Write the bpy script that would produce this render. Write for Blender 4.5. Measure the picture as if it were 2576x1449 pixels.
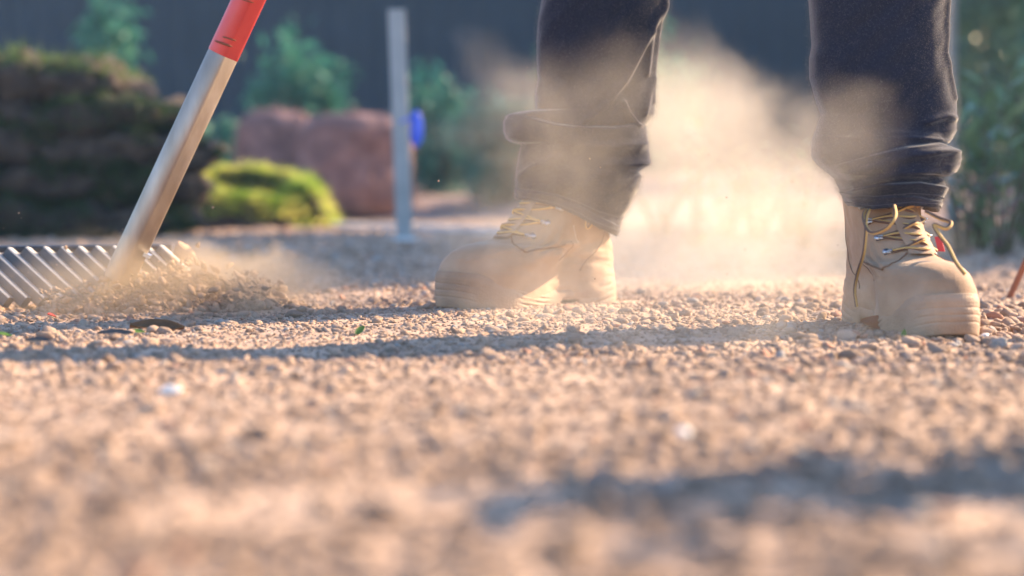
import bpy, math, random
import numpy as np
from mathutils import Vector, noise as mnoise

random.seed(7); RNG = np.random.default_rng(7)
scene = bpy.context.scene
COL = scene.collection
for o in list(bpy.data.objects):
    bpy.data.objects.remove(o)

# ------------------------------------------------------------------ camera
CAM_H, F_PX, HORIZON = 0.224, 5148.0, 450.0          # measured on a 2576 x 1449 view of the photograph
PITCH = math.atan((724.5 - HORIZON) / F_PX)
cam = bpy.data.cameras.new('camera'); cam_o = bpy.data.objects.new('camera', cam); COL.objects.link(cam_o)
cam_o.location = (0, 0, CAM_H); cam_o.rotation_euler = (math.pi / 2 - PITCH, 0, 0)
cam.sensor_width = 36; cam.lens = 36 * F_PX / 2576
cam.clip_start = 0.02; cam.clip_end = 400
cam.dof.use_dof = True; cam.dof.focus_distance = 3.25; cam.dof.aperture_fstop = 2.3
scene.camera = cam_o

# ------------------------------------------------------------------ light
SUN_EL, SUN_AZ = math.radians(28), math.radians(59)   # azimuth clockwise from +Y
sun_dir = Vector((math.sin(SUN_AZ) * math.cos(SUN_EL), math.cos(SUN_AZ) * math.cos(SUN_EL), math.sin(SUN_EL)))
w = bpy.data.worlds.new('World'); scene.world = w; w.use_nodes = True
nt = w.node_tree; nt.nodes.clear()
sky = nt.nodes.new('ShaderNodeTexSky'); sky.sky_type = 'NISHITA'; sky.sun_disc = False
sky.sun_elevation = SUN_EL; sky.sun_rotation = SUN_AZ; sky.dust_density = 0.6; sky.ozone_density = 4.5
bg = nt.nodes.new('ShaderNodeBackground'); bg.inputs[1].default_value = 0.115
out = nt.nodes.new('ShaderNodeOutputWorld')
nt.links.new(sky.outputs[0], bg.inputs[0]); nt.links.new(bg.outputs[0], out.inputs[0])
sl = bpy.data.lights.new('sun', 'SUN'); sl.energy = 5.0; sl.angle = math.radians(0.55); sl.color = (1.0, 0.745, 0.475)
so = bpy.data.objects.new('sun', sl); COL.objects.link(so)
so.rotation_euler = (-sun_dir).to_track_quat('-Z', 'Y').to_euler()
vs = scene.view_settings
vs.view_transform = 'Standard'; vs.look = 'None'; vs.exposure = 1.98; vs.gamma = 1.0; vs.use_curve_mapping = False
scene.render.engine = 'CYCLES'
cy = scene.cycles
cy.use_denoising = True
cy.max_bounces = 8; cy.diffuse_bounces = 3; cy.glossy_bounces = 3; cy.transmission_bounces = 4; cy.volume_bounces = 2
cy.transparent_max_bounces = 6; cy.volume_step_rate = 0.7; cy.volume_max_steps = 256
cy.sample_clamp_indirect = 6.0

# ------------------------------------------------------------------ helpers
def ray(px, py):
    x = (px - 1288) / F_PX; u = (724.5 - py) / F_PX
    return Vector((x, math.cos(PITCH) + u * math.sin(PITCH), -math.sin(PITCH) + u * math.cos(PITCH)))

def at(px, py, d):
    """World point seen at (px, py) whose distance along +Y is d."""
    r = ray(px, py); t = d / r.y
    return Vector((r.x * t, d, CAM_H + r.z * t))

def on_ground(px, py):
    r = ray(px, py); t = -CAM_H / r.z
    return Vector((r.x * t, r.y * t, 0.0))

def project(v):
    """World (n,3) -> picture coordinates, used to lay folds out on cloth."""
    x = v[:, 0]; y = v[:, 1]; z = v[:, 2] - CAM_H
    dep = y * math.cos(PITCH) - z * math.sin(PITCH)
    up = y * math.sin(PITCH) + z * math.cos(PITCH)
    return 1288 + F_PX * x / dep, 724.5 - F_PX * up / dep

def tag(o, label=None, cat=None, group=None, kind=None):
    if label: o['label'] = label
    if cat: o['category'] = cat
    if group: o['group'] = group
    if kind: o['kind'] = kind
    return o

def mesh(name, V, F, mats, mat_idx=None, smooth=True):
    me = bpy.data.meshes.new(name)
    V = np.asarray(V, dtype=np.float32)
    if isinstance(F, np.ndarray):
        k = F.shape[1]; n = len(F)
        me.vertices.add(len(V)); me.vertices.foreach_set('co', V.ravel())
        me.loops.add(n * k); me.loops.foreach_set('vertex_index', F.astype(np.int32).ravel())
        me.polygons.add(n)
        me.polygons.foreach_set('loop_start', np.arange(0, n * k, k, dtype=np.int32))
        me.update(calc_edges=True)
    else:
        me.from_pydata([tuple(map(float, v)) for v in V], [], F)
    for m in (mats if isinstance(mats, (list, tuple)) else [mats]): me.materials.append(m)
    if mat_idx is not None: me.polygons.foreach_set('material_index', np.asarray(mat_idx, dtype=np.int32))
    if smooth: me.polygons.foreach_set('use_smooth', np.ones(len(me.polygons), dtype=bool))
    me.validate(); me.update()
    return me

def obj(name, me, parent=None, loc=None):
    o = bpy.data.objects.new(name, me); COL.objects.link(o)
    if parent is not None: o.parent = parent
    if loc is not None: o.location = loc
    return o

class Thing:
    """An Empty at a thing's base; parts are given in world coordinates."""
    def __init__(s, name, label, cat, loc, group=None):
        s.o = bpy.data.objects.new(name, None); COL.objects.link(s.o)
        s.o.location = loc; s.L = np.array(loc, dtype=np.float32); s.o.empty_display_size = .05
        tag(s.o, label, cat, group)
    def part(s, name, V, F, mats, parent=None, mat_idx=None, smooth=True):
        V = np.asarray(V, dtype=np.float32) - s.L
        return obj(name, mesh(name, V, F, mats, mat_idx, smooth), parent or s.o)

class MB:
    """Collects several shapes into one mesh."""
    def __init__(s): s.V = []; s.F = []; s.M = []; s.n = 0
    def add(s, V, F, m=0):
        V = np.asarray(V, dtype=float)
        s.V.append(V)
        if isinstance(F, np.ndarray): F = F.tolist()
        if isinstance(m, (list, np.ndarray)): s.M += list(m)
        else: s.M += [m] * len(F)
        s.F += [[i + s.n for i in f] for f in F]; s.n += len(V)
    def get(s): return np.concatenate(s.V), s.F, s.M

def catmull(P, n):
    P = np.asarray(P, dtype=float); k = len(P)
    Q = np.vstack([2 * P[0] - P[1], P, 2 * P[-1] - P[-2]])
    t = np.linspace(0, k - 1 - 1e-9, n); i = t.astype(int); f = (t - i)[:, None]
    p0, p1, p2, p3 = Q[i], Q[i + 1], Q[i + 2], Q[i + 3]
    return .5 * ((2 * p1) + (-p0 + p2) * f + (2 * p0 - 5 * p1 + 4 * p2 - p3) * f**2 + (-p0 + 3 * p1 - 3 * p2 + p3) * f**3)

def tube(P, r, seg=8, smooth_n=None, striped=False, caps=True):
    P = np.asarray(P, dtype=float)
    if smooth_n: P = catmull(P, smooth_n)
    n = len(P); r = np.broadcast_to(np.asarray(r, dtype=float), (n,))
    T = np.gradient(P, axis=0); T /= np.linalg.norm(T, axis=1)[:, None] + 1e-12
    up = np.array([0, 0, 1.0]) if abs(T[0][2]) < .9 else np.array([1.0, 0, 0])
    A = np.cross(T[0], up); A /= np.linalg.norm(A)
    V = []
    for i in range(n):
        A = A - T[i] * np.dot(A, T[i]); A /= np.linalg.norm(A) + 1e-12
        B = np.cross(T[i], A)
        for k in range(seg):
            a = 2 * math.pi * k / seg
            V.append(P[i] + r[i] * (math.cos(a) * A + math.sin(a) * B))
    F = []; M = []
    for i in range(n - 1):
        for k in range(seg):
            k2 = (k + 1) % seg
            F.append([i * seg + k, i * seg + k2, (i + 1) * seg + k2, (i + 1) * seg + k]); M.append((k // 2) % 2 if striped else 0)
    if caps:
        F.append(list(range(seg))[::-1]); F.append(list(range((n - 1) * seg, n * seg))); M += [0, 0]
    return np.array(V), F, M

def box(c, ax, ay, az):
    """Box from a centre and three half-axis vectors."""
    c = np.array(c, float); ax, ay, az = (np.array(v, float) for v in (ax, ay, az))
    V = [c + sx * ax + sy * ay + sz * az for sz in (-1, 1) for sy in (-1, 1) for sx in (-1, 1)]
    F = [[0, 2, 3, 1], [4, 5, 7, 6], [0, 1, 5, 4], [2, 6, 7, 3], [0, 4, 6, 2], [1, 3, 7, 5]]
    return np.array(V), F

def prism(P0, P1, w, t, up, bev=.2):
    """A bar from P0 to P1 with a chamfered rectangular section (width w, thickness t along up)."""
    P0 = np.array(P0, float); P1 = np.array(P1, float); T = P1 - P0; T /= np.linalg.norm(T)
    up = np.array(up, float); up -= T * up.dot(T); up /= np.linalg.norm(up); side = np.cross(T, up)
    b = bev * min(w, t)
    prof = [(w/2-b, t/2), (w/2, t/2-b), (w/2, -t/2+b), (w/2-b, -t/2), (-w/2+b, -t/2), (-w/2, -t/2+b), (-w/2, t/2-b), (-w/2+b, t/2)]
    V = [p + side * a + up * c for p in (P0, P1) for a, c in prof]
    F = [[k, (k + 1) % 8, 8 + (k + 1) % 8, 8 + k] for k in range(8)] + [list(range(8))[::-1], list(range(8, 16))]
    return np.array(V), F

def _hash(ix, iy, seed):
    h = (ix * 374761393 + iy * 668265263 + seed * 1442695041) & 0xffffffff
    h = ((h ^ (h >> 13)) * 1274126177) & 0xffffffff
    return ((h ^ (h >> 16)) & 0xffff) / 65535.0
def vnoise(x, y, s, seed=0):
    x = np.asarray(x, float) / s; y = np.asarray(y, float) / s
    ix = np.floor(x).astype(np.int64); iy = np.floor(y).astype(np.int64); fx = x - ix; fy = y - iy
    fx = fx * fx * (3 - 2 * fx); fy = fy * fy * (3 - 2 * fy)
    a, b, c, d = _hash(ix, iy, seed), _hash(ix + 1, iy, seed), _hash(ix, iy + 1, seed), _hash(ix + 1, iy + 1, seed)
    return (a * (1 - fx) + b * fx) * (1 - fy) + (c * (1 - fx) + d * fx) * fy - .5

def sstep(a, b, x):
    t = np.clip((x - a) / (b - a), 0, 1); return t * t * (3 - 2 * t)

# ------------------------------------------------------------------ materials
def mat(name, c1, c2=None, rough=.8, scale=20, detail=4, bump=0, bscale=None, metal=0, spec=.3, sheen=0, transl=0, lo=.35, hi=.65, sss=0, stretch=None):
    m = bpy.data.materials.new(name); m.use_nodes = True
    n = m.node_tree.nodes; l = m.node_tree.links
    p = n['Principled BSDF']; outn = n['Material Output']
    p.inputs['Roughness'].default_value = rough; p.inputs['Metallic'].default_value = metal
    p.inputs['Specular IOR Level'].default_value = spec
    p.inputs['Base Color'].default_value = (*c1, 1)
    tc = n.new('ShaderNodeTexCoord'); src = tc.outputs['Object']
    if stretch:
        mp = n.new('ShaderNodeMapping'); mp.inputs['Scale'].default_value = stretch
        l.new(src, mp.inputs[0]); src = mp.outputs[0]
    csock = None
    if c2 is not None:
        nz = n.new('ShaderNodeTexNoise'); nz.inputs['Scale'].default_value = scale; nz.inputs['Detail'].default_value = detail
        l.new(src, nz.inputs['Vector'])
        r = n.new('ShaderNodeValToRGB'); r.color_ramp.elements[0].position = lo; r.color_ramp.elements[1].position = hi
        r.color_ramp.elements[0].color = (*c1, 1); r.color_ramp.elements[1].color = (*c2, 1)
        l.new(nz.outputs[0], r.inputs[0]); l.new(r.outputs[0], p.inputs['Base Color']); csock = r.outputs[0]
    if bump:
        nb = n.new('ShaderNodeTexNoise'); nb.inputs['Scale'].default_value = bscale or scale * 4; nb.inputs['Detail'].default_value = 5
        l.new(src, nb.inputs['Vector'])
        b = n.new('ShaderNodeBump'); b.inputs['Strength'].default_value = 1; b.inputs['Distance'].default_value = bump
        l.new(nb.outputs[0], b.inputs['Height']); l.new(b.outputs[0], p.inputs['Normal'])
    if sheen:
        p.inputs['Sheen Weight'].default_value = sheen; p.inputs['Sheen Roughness'].default_value = .3
        p.inputs['Sheen Tint'].default_value = (1, .95, .9, 1)
    if sss:
        p.inputs['Subsurface Weight'].default_value = sss; p.inputs['Subsurface Radius'].default_value = (.01, .006, .004)
    if transl:
        tr = n.new('ShaderNodeBsdfTranslucent'); mx = n.new('ShaderNodeMixShader'); mx.inputs[0].default_value = transl
        tr.inputs[0].default_value = (*c1, 1)
        if csock: l.new(csock, tr.inputs[0])
        l.new(p.outputs[0], mx.inputs[1]); l.new(tr.outputs[0], mx.inputs[2]); l.new(mx.outputs[0], outn.inputs[0])
    return m

M = {}
M['soil'] = mat('soil', (.37, .255, .18), (.52, .37, .27), .95, 9, 6, .0035, 160, spec=.15)
M['clod'] = mat('clod_soil', (.40, .275, .20), (.55, .395, .295), .95, 30, 4, .0012, 500, spec=.15)
_n = M['clod'].node_tree.nodes; _l = M['clod'].node_tree.links; _p = _n['Principled BSDF']; _src = _p.inputs['Base Color'].links[0].from_socket
_oi = _n.new('ShaderNodeObjectInfo'); _mr = _n.new('ShaderNodeMapRange'); _mr.inputs[3].default_value = .62; _mr.inputs[4].default_value = 1.18; _l.new(_oi.outputs['Random'], _mr.inputs[0])
_hs = _n.new('ShaderNodeHueSaturation'); _l.new(_src, _hs.inputs['Color']); _l.new(_mr.outputs[0], _hs.inputs['Value']); _l.new(_hs.outputs[0], _p.inputs['Base Color'])
M['clod_grey'] = mat('grey_stone', (.30, .26, .23), (.42, .37, .33), .85, 40, 4, .0008, 500)
M['clod_red'] = mat('reddish_stone', (.36, .17, .11), (.45, .25, .17), .85, 40, 4, .0008, 500)
M['pale_stone'] = mat('pale_stone', (.72, .68, .62), (.8, .77, .72), .6, 60)
M['denim'] = mat('charcoal_cloth', (.013, .015, .028), (.019, .021, .038), .9, 220, 5, .0005, 1200, spec=.10, sheen=.6)
M['denim_hem'] = mat('charcoal_hem', (.022, .023, .036), (.036, .036, .052), .9, 60, 5, .0006, 900, spec=.10, sheen=.6)
M['hem_thread'] = mat('hem_thread', (.06, .06, .08))
M['fuzz'] = mat('cloth_fibre', (.18, .172, .165), rough=.7, transl=.5)
M['leather'] = mat('tan_nubuck', (.27, .165, .098), (.41, .275, .18), .75, 11, 8, .0009, 420, spec=.25, sheen=.25)
M['rubber'] = mat('tan_rubber', (.26, .17, .11), (.38, .26, .175), .7, 16, 7, .0011, 300, spec=.3)
M['seam'] = mat('brown_seam', (.19, .11, .065))
M['stitch'] = mat('pale_thread', (.75, .7, .6))
M['lace_y'] = mat('yellow_lace', (.52, .31, .10), rough=.7, sheen=.2)
M['lace_b'] = mat('brown_lace', (.12, .07, .05), rough=.8)
M['steel'] = mat('grey_steel', (.40, .42, .46), rough=.35, metal=1)
M['tab'] = mat('red_tab', (.55, .06, .06))
M['alu'] = mat('brushed_aluminium', (.33, .26, .205), (.45, .37, .31), .5, 26, 4, .00015, 200, metal=.85, spec=.5, stretch=(1, 1, .25))
M['grip'] = mat('red_paint', (.52, .035, .03), (.60, .05, .04), .38, 20, 3, spec=.5)
M['smudge'] = mat('brown_smudge', (.20, .06, .03), rough=.9)
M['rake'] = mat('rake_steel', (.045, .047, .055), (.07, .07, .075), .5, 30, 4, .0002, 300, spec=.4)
M['sunlit_top'] = mat('sunlit_tooth_face', (.38, .355, .33), (.48, .455, .42), .5, 60, 4, spec=.4)  # pale tooth tops: the sunlight on them is put into the colour
M['turf_soil'] = mat('dark_turf_soil', (.030, .022, .017), (.075, .055, .042), .95, 16, 6, .012, 60)
M['red_soil'] = mat('red_brown_soil', (.15, .082, .076), (.28, .165, .15), .95, 12, 6, .015, 40)
M['grass'] = mat('turf_grass', (.17, .30, .03), (.62, .58, .16), .6, 9, 3, transl=.5)
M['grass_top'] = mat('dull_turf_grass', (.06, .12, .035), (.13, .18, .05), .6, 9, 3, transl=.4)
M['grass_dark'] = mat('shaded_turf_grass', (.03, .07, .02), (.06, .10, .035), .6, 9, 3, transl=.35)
M['leaf_teal'] = mat('bush_leaf', (.03, .15, .11), (.06, .24, .15), .55, 5, 3, transl=.25)
M['leaf'] = mat('plant_leaf', (.10, .24, .06), (.17, .32, .10), .28, 6, 3, spec=.6, transl=.35)
M['leaf_shrub'] = mat('shrub_leaf', (.065, .135, .075), (.11, .19, .10), .4, 6, 3, spec=.5, transl=.3)
M['leaf_strap'] = mat('strappy_leaf', (.16, .27, .13), (.27, .38, .20), .25, 6, 3, spec=.7, transl=.35)
M['stem'] = mat('plant_stem', (.10, .09, .05))
M['purple'] = mat('purple_stem', (.20, .10, .13), (.30, .17, .20), .5, 20, 3, spec=.6, transl=.3)
M['twig'] = mat('red_twig', (.25, .10, .06))
M['post'] = mat('grey_post', (.29, .30, .295), (.36, .36, .355), .7, 8, 4)
M['blue'] = mat('blue_plastic', (.03, .13, .85), rough=.35, spec=.5)
M['fence'] = mat('slate_fence', (.008, .021, .036), (.012, .027, .045), .7, 3, 3)
M['mulch'] = mat('brown_mulch', (.15, .10, .095), (.24, .17, .155), .95, 6, 6, .02, 20)
M['kerb'] = mat('pale_concrete', (.46, .44, .42), (.56, .54, .51), .85, 10, 5, .002, 80)
M['dead_leaf'] = mat('dead_leaf', (.20, .065, .03), (.28, .10, .045), .5, 40, 4, transl=.3)
M['dark_leaf'] = mat('dark_leaf', (.10, .055, .025), (.15, .085, .04), .6, 40, 4, transl=.2)
M['green_bit'] = mat('green_blade', (.14, .26, .06), rough=.5, transl=.4)
M['chip'] = mat('slate_chip', (.06, .055, .055), (.10, .09, .085), .6, 40)

# ------------------------------------------------------------------ ground
def mound(x, y):
    # loose soil drawn up in front of the rake teeth
    a = np.array([-1.02, 3.44]); b = np.array([-.40, 3.56]); ab = b - a; L = np.linalg.norm(ab)
    u = ((x - a[0]) * ab[0] + (y - a[1]) * ab[1]) / L**2
    v = ((x - a[0]) * -ab[1] + (y - a[1]) * ab[0]) / L
    prof = np.interp(u, [-.2, 0, .34, .507, .6, .67, .78, .89, .98, 1.1], [0, .002, .005, .022, .040, .050, .048, .038, .020, 0])
    return prof * np.exp(-(np.abs(v) / .085)**2.2) * (1 + .5 * vnoise(x, y, .05, 91))

def gh(x, y):
    x = np.asarray(x, float); y = np.asarray(y, float)
    h = .020 * vnoise(x, y, .9, 1) + .011 * vnoise(x, y, .27, 2) + .0055 * vnoise(x, y, .09, 3)
    h = h + .0028 * vnoise(x, y, .035, 4) + .0016 * vnoise(x, y, .016, 5)
    near = np.exp(-((x + .02)**2 + (y - 3.62)**2) / .05) + np.exp(-((x - .5)**2 + (y - 3.15)**2) / .05)
    fade = 1 - .75 * np.clip(near, 0, 1)
    return h * fade * sstep(60, 20, y) + mound(x, y)

def axis(lo, hi, fine_lo, fine_hi, step):
    a = [fine_lo]; s = step
    while a[-1] > lo: s *= 1.22; a.append(a[-1] - s)
    b = [fine_hi]; s = step
    while b[-1] < hi: s *= 1.22; b.append(b[-1] + s)
    return np.concatenate([np.array(a[::-1]), np.arange(fine_lo + step, fine_hi, step), np.array(b)])
gx = axis(-70, 70, -1.6, 1.6, .008); gy = axis(-30, 120, .7, 5.2, .008)
X, Y = np.meshgrid(gx, gy); H = gh(X, Y)
nx, ny = len(gx), len(gy)
I = (np.arange(ny - 1)[:, None] * nx + np.arange(nx - 1)[None, :]).ravel()
ground = obj('ground', mesh('ground', np.stack([X.ravel(), Y.ravel(), H.ravel()], 1), np.stack([I, I + 1, I + nx + 1, I + nx], 1), M['soil']))
tag(ground, 'dry tan soil ground raked loose and covered in small clods', kind='structure')

# clod shapes
def icosphere(sub):
    import bmesh
    bm = bmesh.new(); bmesh.ops.create_icosphere(bm, subdivisions=sub, radius=1)
    V = np.array([v.co[:] for v in bm.verts]); F = [[v.index for v in f.verts] for f in bm.faces]; bm.free()
    return V, F
def clod_mesh(name, seed, m, sub=2, flat=.75):
    V, F = icosphere(sub); r = random.Random(seed)
    off = Vector((r.uniform(0, 90), r.uniform(0, 90), r.uniform(0, 90)))
    out_ = []
    planes = [Vector((r.gauss(0, 1), r.gauss(0, 1), r.gauss(0, 1))).normalized() for _ in range(11)]
    for v in V:
        p = Vector(v)
        k = 1 + .40 * mnoise.noise(p * 1.2 + off) + .24 * mnoise.noise(p * 2.7 + off) + .08 * mnoise.noise(p * 5.5 + off)
        q = p * k
        for pl in planes:                                   # knock flats off, as dry clods break
            dd = q.dot(pl) - .72
            if dd > 0: q -= pl * dd * .92
        out_.append((q.x * 1.1, q.y * .95, q.z * flat))
    return mesh(name, out_, np.array(F), m)
stones_col = bpy.data.collections.new('gravel_shapes')
for i in range(10):
    m = M['clod'] if i < 8 else (M['clod_grey'] if i == 8 else M['clod_red'])
    o = bpy.data.objects.new('gravel_shape', clod_mesh('gravel_shape', 100 + i, m)); stones_col.objects.link(o)

def scatter(name, pts, scl, rot, idx, label):
    me = bpy.data.meshes.new(name); me.vertices.add(len(pts)); me.vertices.foreach_set('co', np.asarray(pts, np.float32).ravel())
    for an, ty, key, dat in (('scl', 'FLOAT_VECTOR', 'vector', scl), ('rot', 'FLOAT_VECTOR', 'vector', rot), ('idx', 'INT', 'value', idx)):
        a = me.attributes.new(an, ty, 'POINT'); a.data.foreach_set(key, np.asarray(dat).astype(np.int32 if ty == 'INT' else np.float32).ravel())
    o = obj(name, me); tag(o, label, kind='stuff')
    g = bpy.data.node_groups.new(name, 'GeometryNodeTree')
    g.interface.new_socket('Geometry', in_out='INPUT', socket_type='NodeSocketGeometry')
    g.interface.new_socket('Geometry', in_out='OUTPUT', socket_type='NodeSocketGeometry')
    N = g.nodes.new; gi = N('NodeGroupInput'); go = N('NodeGroupOutput')
    m2p = N('GeometryNodeMeshToPoints'); iop = N('GeometryNodeInstanceOnPoints'); ci = N('GeometryNodeCollectionInfo')
    ci.inputs['Collection'].default_value = stones_col; ci.inputs['Separate Children'].default_value = True; ci.inputs['Reset Children'].default_value = True
    iop.inputs['Pick Instance'].default_value = True
    def attr(nm, ty):
        a = N('GeometryNodeInputNamedAttribute'); a.data_type = ty; a.inputs['Name'].default_value = nm; return a.outputs['Attribute']
    L = g.links.new
    L(gi.outputs[0], m2p.inputs['Mesh']); L(m2p.outputs[0], iop.inputs['Points']); L(ci.outputs[0], iop.inputs['Instance'])
    L(attr('scl', 'FLOAT_VECTOR'), iop.inputs['Scale']); L(attr('rot', 'FLOAT_VECTOR'), iop.inputs['Rotation']); L(attr('idx', 'INT'), iop.inputs['Instance Index'])
    L(iop.outputs[0], go.inputs[0])
    md = o.modifiers.new('scatter', 'NODES'); md.node_group = g
    return o

def field(n, ylo, yhi, wmul=.30, power=1.0):
    y = ylo + (yhi - ylo) * RNG.random(n)**power
    x = (RNG.random(n) * 2 - 1) * (wmul * y + .12)
    return x, y
def gravel(name, n, ylo, yhi, rlo, rhi, label, k=2.6, power=.7, clump=True):
    x, y = field(n, ylo, yhi, power=power)
    if clump:
        keep = 1.5 * vnoise(x, y, .10, 33) + 1.5 * vnoise(x, y, .35, 34) + RNG.random(n) * .8 - .24 > 0
        x, y = x[keep], y[keep]
    n = len(x)
    r = rlo + (rhi - rlo) * RNG.random(n)**k
    s = np.stack([r * RNG.uniform(.8, 1.3, n), r * RNG.uniform(.8, 1.2, n), r * RNG.uniform(.6, 1.0, n)], 1)
    z = gh(x, y) + r * RNG.uniform(-.35, .35, n)
    rot = np.stack([RNG.normal(0, .35, n), RNG.normal(0, .35, n), RNG.uniform(0, 6.28, n)], 1)
    u = RNG.random(n); idx = np.where(u < .93, RNG.integers(0, 8, n), np.where(u < .98, 8, 9))
    return scatter(name, np.stack([x, y, z], 1), s, rot, idx, label)
gravel('gravel', 120000, .8, 6.2, .0016, .0048, 'fine tan gravel and crumbs of dry soil all over the raked ground', k=1.6, clump=False)
gravel('gravel', 24000, 1.5, 6.0, .0045, .0120, 'small tan clods of dry soil scattered over the raked ground', k=2.8)

gravel('gravel', 5200, .85, 1.7, .004, .011, 'blurred clods of soil on the ground nearest the camera', k=2.0, power=.8)
gravel('gravel', 30000, 5.2, 10.5, .006, .020, 'blurred clods of soil on the far part of the ground', k=2.2, power=.8)
def near_right():
    n = 420; y = RNG.uniform(2.55, 3.7, n); x = .40 + RNG.random(n)**.8 * (y * .29 - .36)
    ok = (np.hypot(x - .52, (y - 3.13) * .6) > .10); x, y = x[ok], y[ok]; n = len(x)
    r = .006 + .009 * RNG.random(n)**1.8
    s_ = np.stack([r * RNG.uniform(.9, 1.3, n), r, r * RNG.uniform(.7, .95, n)], 1)
    return scatter('gravel', np.stack([x, y, gh(x, y) + r * .3], 1), s_, np.stack([RNG.normal(0, .3, n), RNG.normal(0, .3, n), RNG.uniform(0, 6, n)], 1), np.where(RNG.random(n) < .82, RNG.integers(0, 8, n), RNG.integers(8, 10, n)), 'coarser rounded pebbles around the toe-on boot')
near_right()
# soil heaped and tumbling in front of the rake
def heap():
    n = 26000
    x = RNG.uniform(-.98, -.40, n); y = 3.50 + (x + .7) * .19 + RNG.normal(0, .075, n)
    h = mound(x, y); keep = h > .006; x, y, h = x[keep], y[keep], h[keep]; n = len(x)
    r = .0016 + .0085 * RNG.random(n)**6
    z = gh(x, y) + r * RNG.uniform(-.1, .6, n) + np.where(RNG.random(n) < .12, RNG.random(n)**2 * .035, 0)
    s = np.stack([r * RNG.uniform(.9, 1.35, n), r, r * RNG.uniform(.7, .95, n)], 1)
    rot = np.stack([RNG.normal(0, .4, n), .5 + RNG.normal(0, .4, n), RNG.normal(0, .8, n)], 1)
    return scatter('soil_crumbs', np.stack([x, y, z], 1), s, rot, RNG.integers(0, 8, n), 'heap of loose tan soil tumbling in front of the rake teeth')
heap()

# ------------------------------------------------------------------ background: fence, bushes
fy = 18.0
fence = Thing('boundary_fence', 'dark slate panel fence along the back of the garden', 'fence', (0, fy, 0))
for k in range(12):
    x0 = -9.0 + k * 1.5
    xs = np.linspace(x0, x0 + 1.5, 49)
    zz = fy + .008 * np.sign(np.sin(xs * 2 * math.pi / .2)) * np.minimum(1, np.abs(np.sin(xs * 2 * math.pi / .2)) * 1.6)
    V = [(a, b, c) for c in (.05, 3.2) for a, b in zip(xs, zz)] + [(a, b + .03, c) for c in (.05, 3.2) for a, b in zip(xs, zz)]
    n = 49
    F = [[i, i + 1, n + i + 1, n + i] for i in range(n - 1)] + [[2*n + i + 1, 2*n + i, 3*n + i, 3*n + i + 1] for i in range(n - 1)]
    F += [[n + i, n + i + 1, 3*n + i + 1, 3*n + i] for i in range(n - 1)]
    fence.part('panel', V, F, M['fence'], smooth=False)
    fence.part('post', *box((x0, fy + .09, 1.62), (.028, 0, 0), (0, .04, 0), (0, 0, 1.62)), M['fence'], smooth=False)

bx_, by_ = np.meshgrid(np.linspace(-11, 11, 220), np.linspace(0, 1, 60)); yy_ = 11.9 + 6.2 * by_**1.6 + .5 * vnoise(bx_, by_ * 0, 2.5, 61) * (1 - by_) - 2.7 * sstep(-.4, .7, bx_) * (1 - by_)
bz_ = .28 * sstep(0, .8, by_) + .07 * vnoise(bx_, yy_, .25, 62) + .05 * vnoise(bx_, yy_, .1, 63) - .04
I2 = (np.arange(59)[:, None] * 220 + np.arange(219)[None, :]).ravel()
tag(obj('garden_bed', mesh('garden_bed', np.stack([bx_.ravel(), yy_.ravel(), bz_.ravel()], 1), np.stack([I2, I2 + 1, I2 + 221, I2 + 220], 1), M['mulch'])), 'raised bed of brown mulch in front of the slate fence', kind='structure')

def leaf_cloud(n, centre, rad, size, seed, shape='ball', droop=0):
    """n folded leaves through a crown's volume, clumped."""
    r = np.random.default_rng(seed)
    nc = max(6, n // 45)
    d = r.normal(size=(nc, 3)); d /= np.linalg.norm(d, axis=1)[:, None]; cl = d * r.random((nc, 1))**.45
    if shape == 'cone':
        cl[:, 2] = r.random(nc) * 2 - 1; k = (1 - (cl[:, 2] + 1) / 2)**.8; a = r.random(nc) * 6.28; q = r.random(nc)**.5
        cl[:, 0] = np.cos(a) * q * k; cl[:, 1] = np.sin(a) * q * k
    pts = cl[r.integers(0, nc, n)] + r.normal(size=(n, 3)) * .17
    P = np.array(centre) + pts * np.array(rad)
    P[:, 2] = np.maximum(P[:, 2], .02)
    a = r.normal(size=(n, 3)); a[:, 2] -= droop; a /= np.linalg.norm(a, axis=1)[:, None]
    b = np.cross(a, r.normal(size=(n, 3))); b /= np.linalg.norm(b, axis=1)[:, None]; c = np.cross(a, b)
    L = size * r.uniform(.6, 1.3, (n, 1)); W = L * .34
    V = np.stack([P - a * L, P + b * W + c * W * .3, P + a * L, P - b * W + c * W * .3], 1).reshape(-1, 3)
    i = np.arange(n)[:, None] * 4
    F = np.concatenate([i + np.array([[0, 1, 2]]), i + np.array([[0, 2, 3]])])
    return V, F

def bush(px, top, half, d, label, seed, m='leaf_teal', n=1500, size=.05, shape='ball', group=None, cat='bush'):
    x = (px - 1288) / F_PX * d; zt = at(px, top, d).z; hw = half / F_PX * d
    t = Thing('garden_bush', label, cat, (x, d, 0), group)
    t.part('foliage', *leaf_cloud(n, (x, d, zt * .52), (hw, hw * .8, zt * .50), size, seed, shape), M[m])
    mb = MB()
    for k in range(5):
        a = k * 1.26 + seed
        mb.add(*tube([(x + .03 * math.cos(a), d + .03 * math.sin(a), -.03), (x + .3 * hw * math.cos(a), d + .25 * hw * math.sin(a), zt * .4), (x + .55 * hw * math.cos(a), d + .4 * hw * math.sin(a), zt * .75)], [.02, .014, .006] if False else .012, 6, 8)[:2])
    V, F, _ = mb.get(); t.part('stem', V, F, M['stem'])
    return t
bush(275, 60, 165, 14.5, 'dark teal conical bush rising behind the stacked turf', 11, shape='cone', n=2200, size=.06)
bush(740, 105, 130, 14.0, 'rounded teal bush standing behind the red-brown turf rolls', 12, n=2200, size=.055)
bush(1090, 190, 110, 13.5, 'low green bush behind the pale grey stake', 13, n=1500, size=.05)
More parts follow.
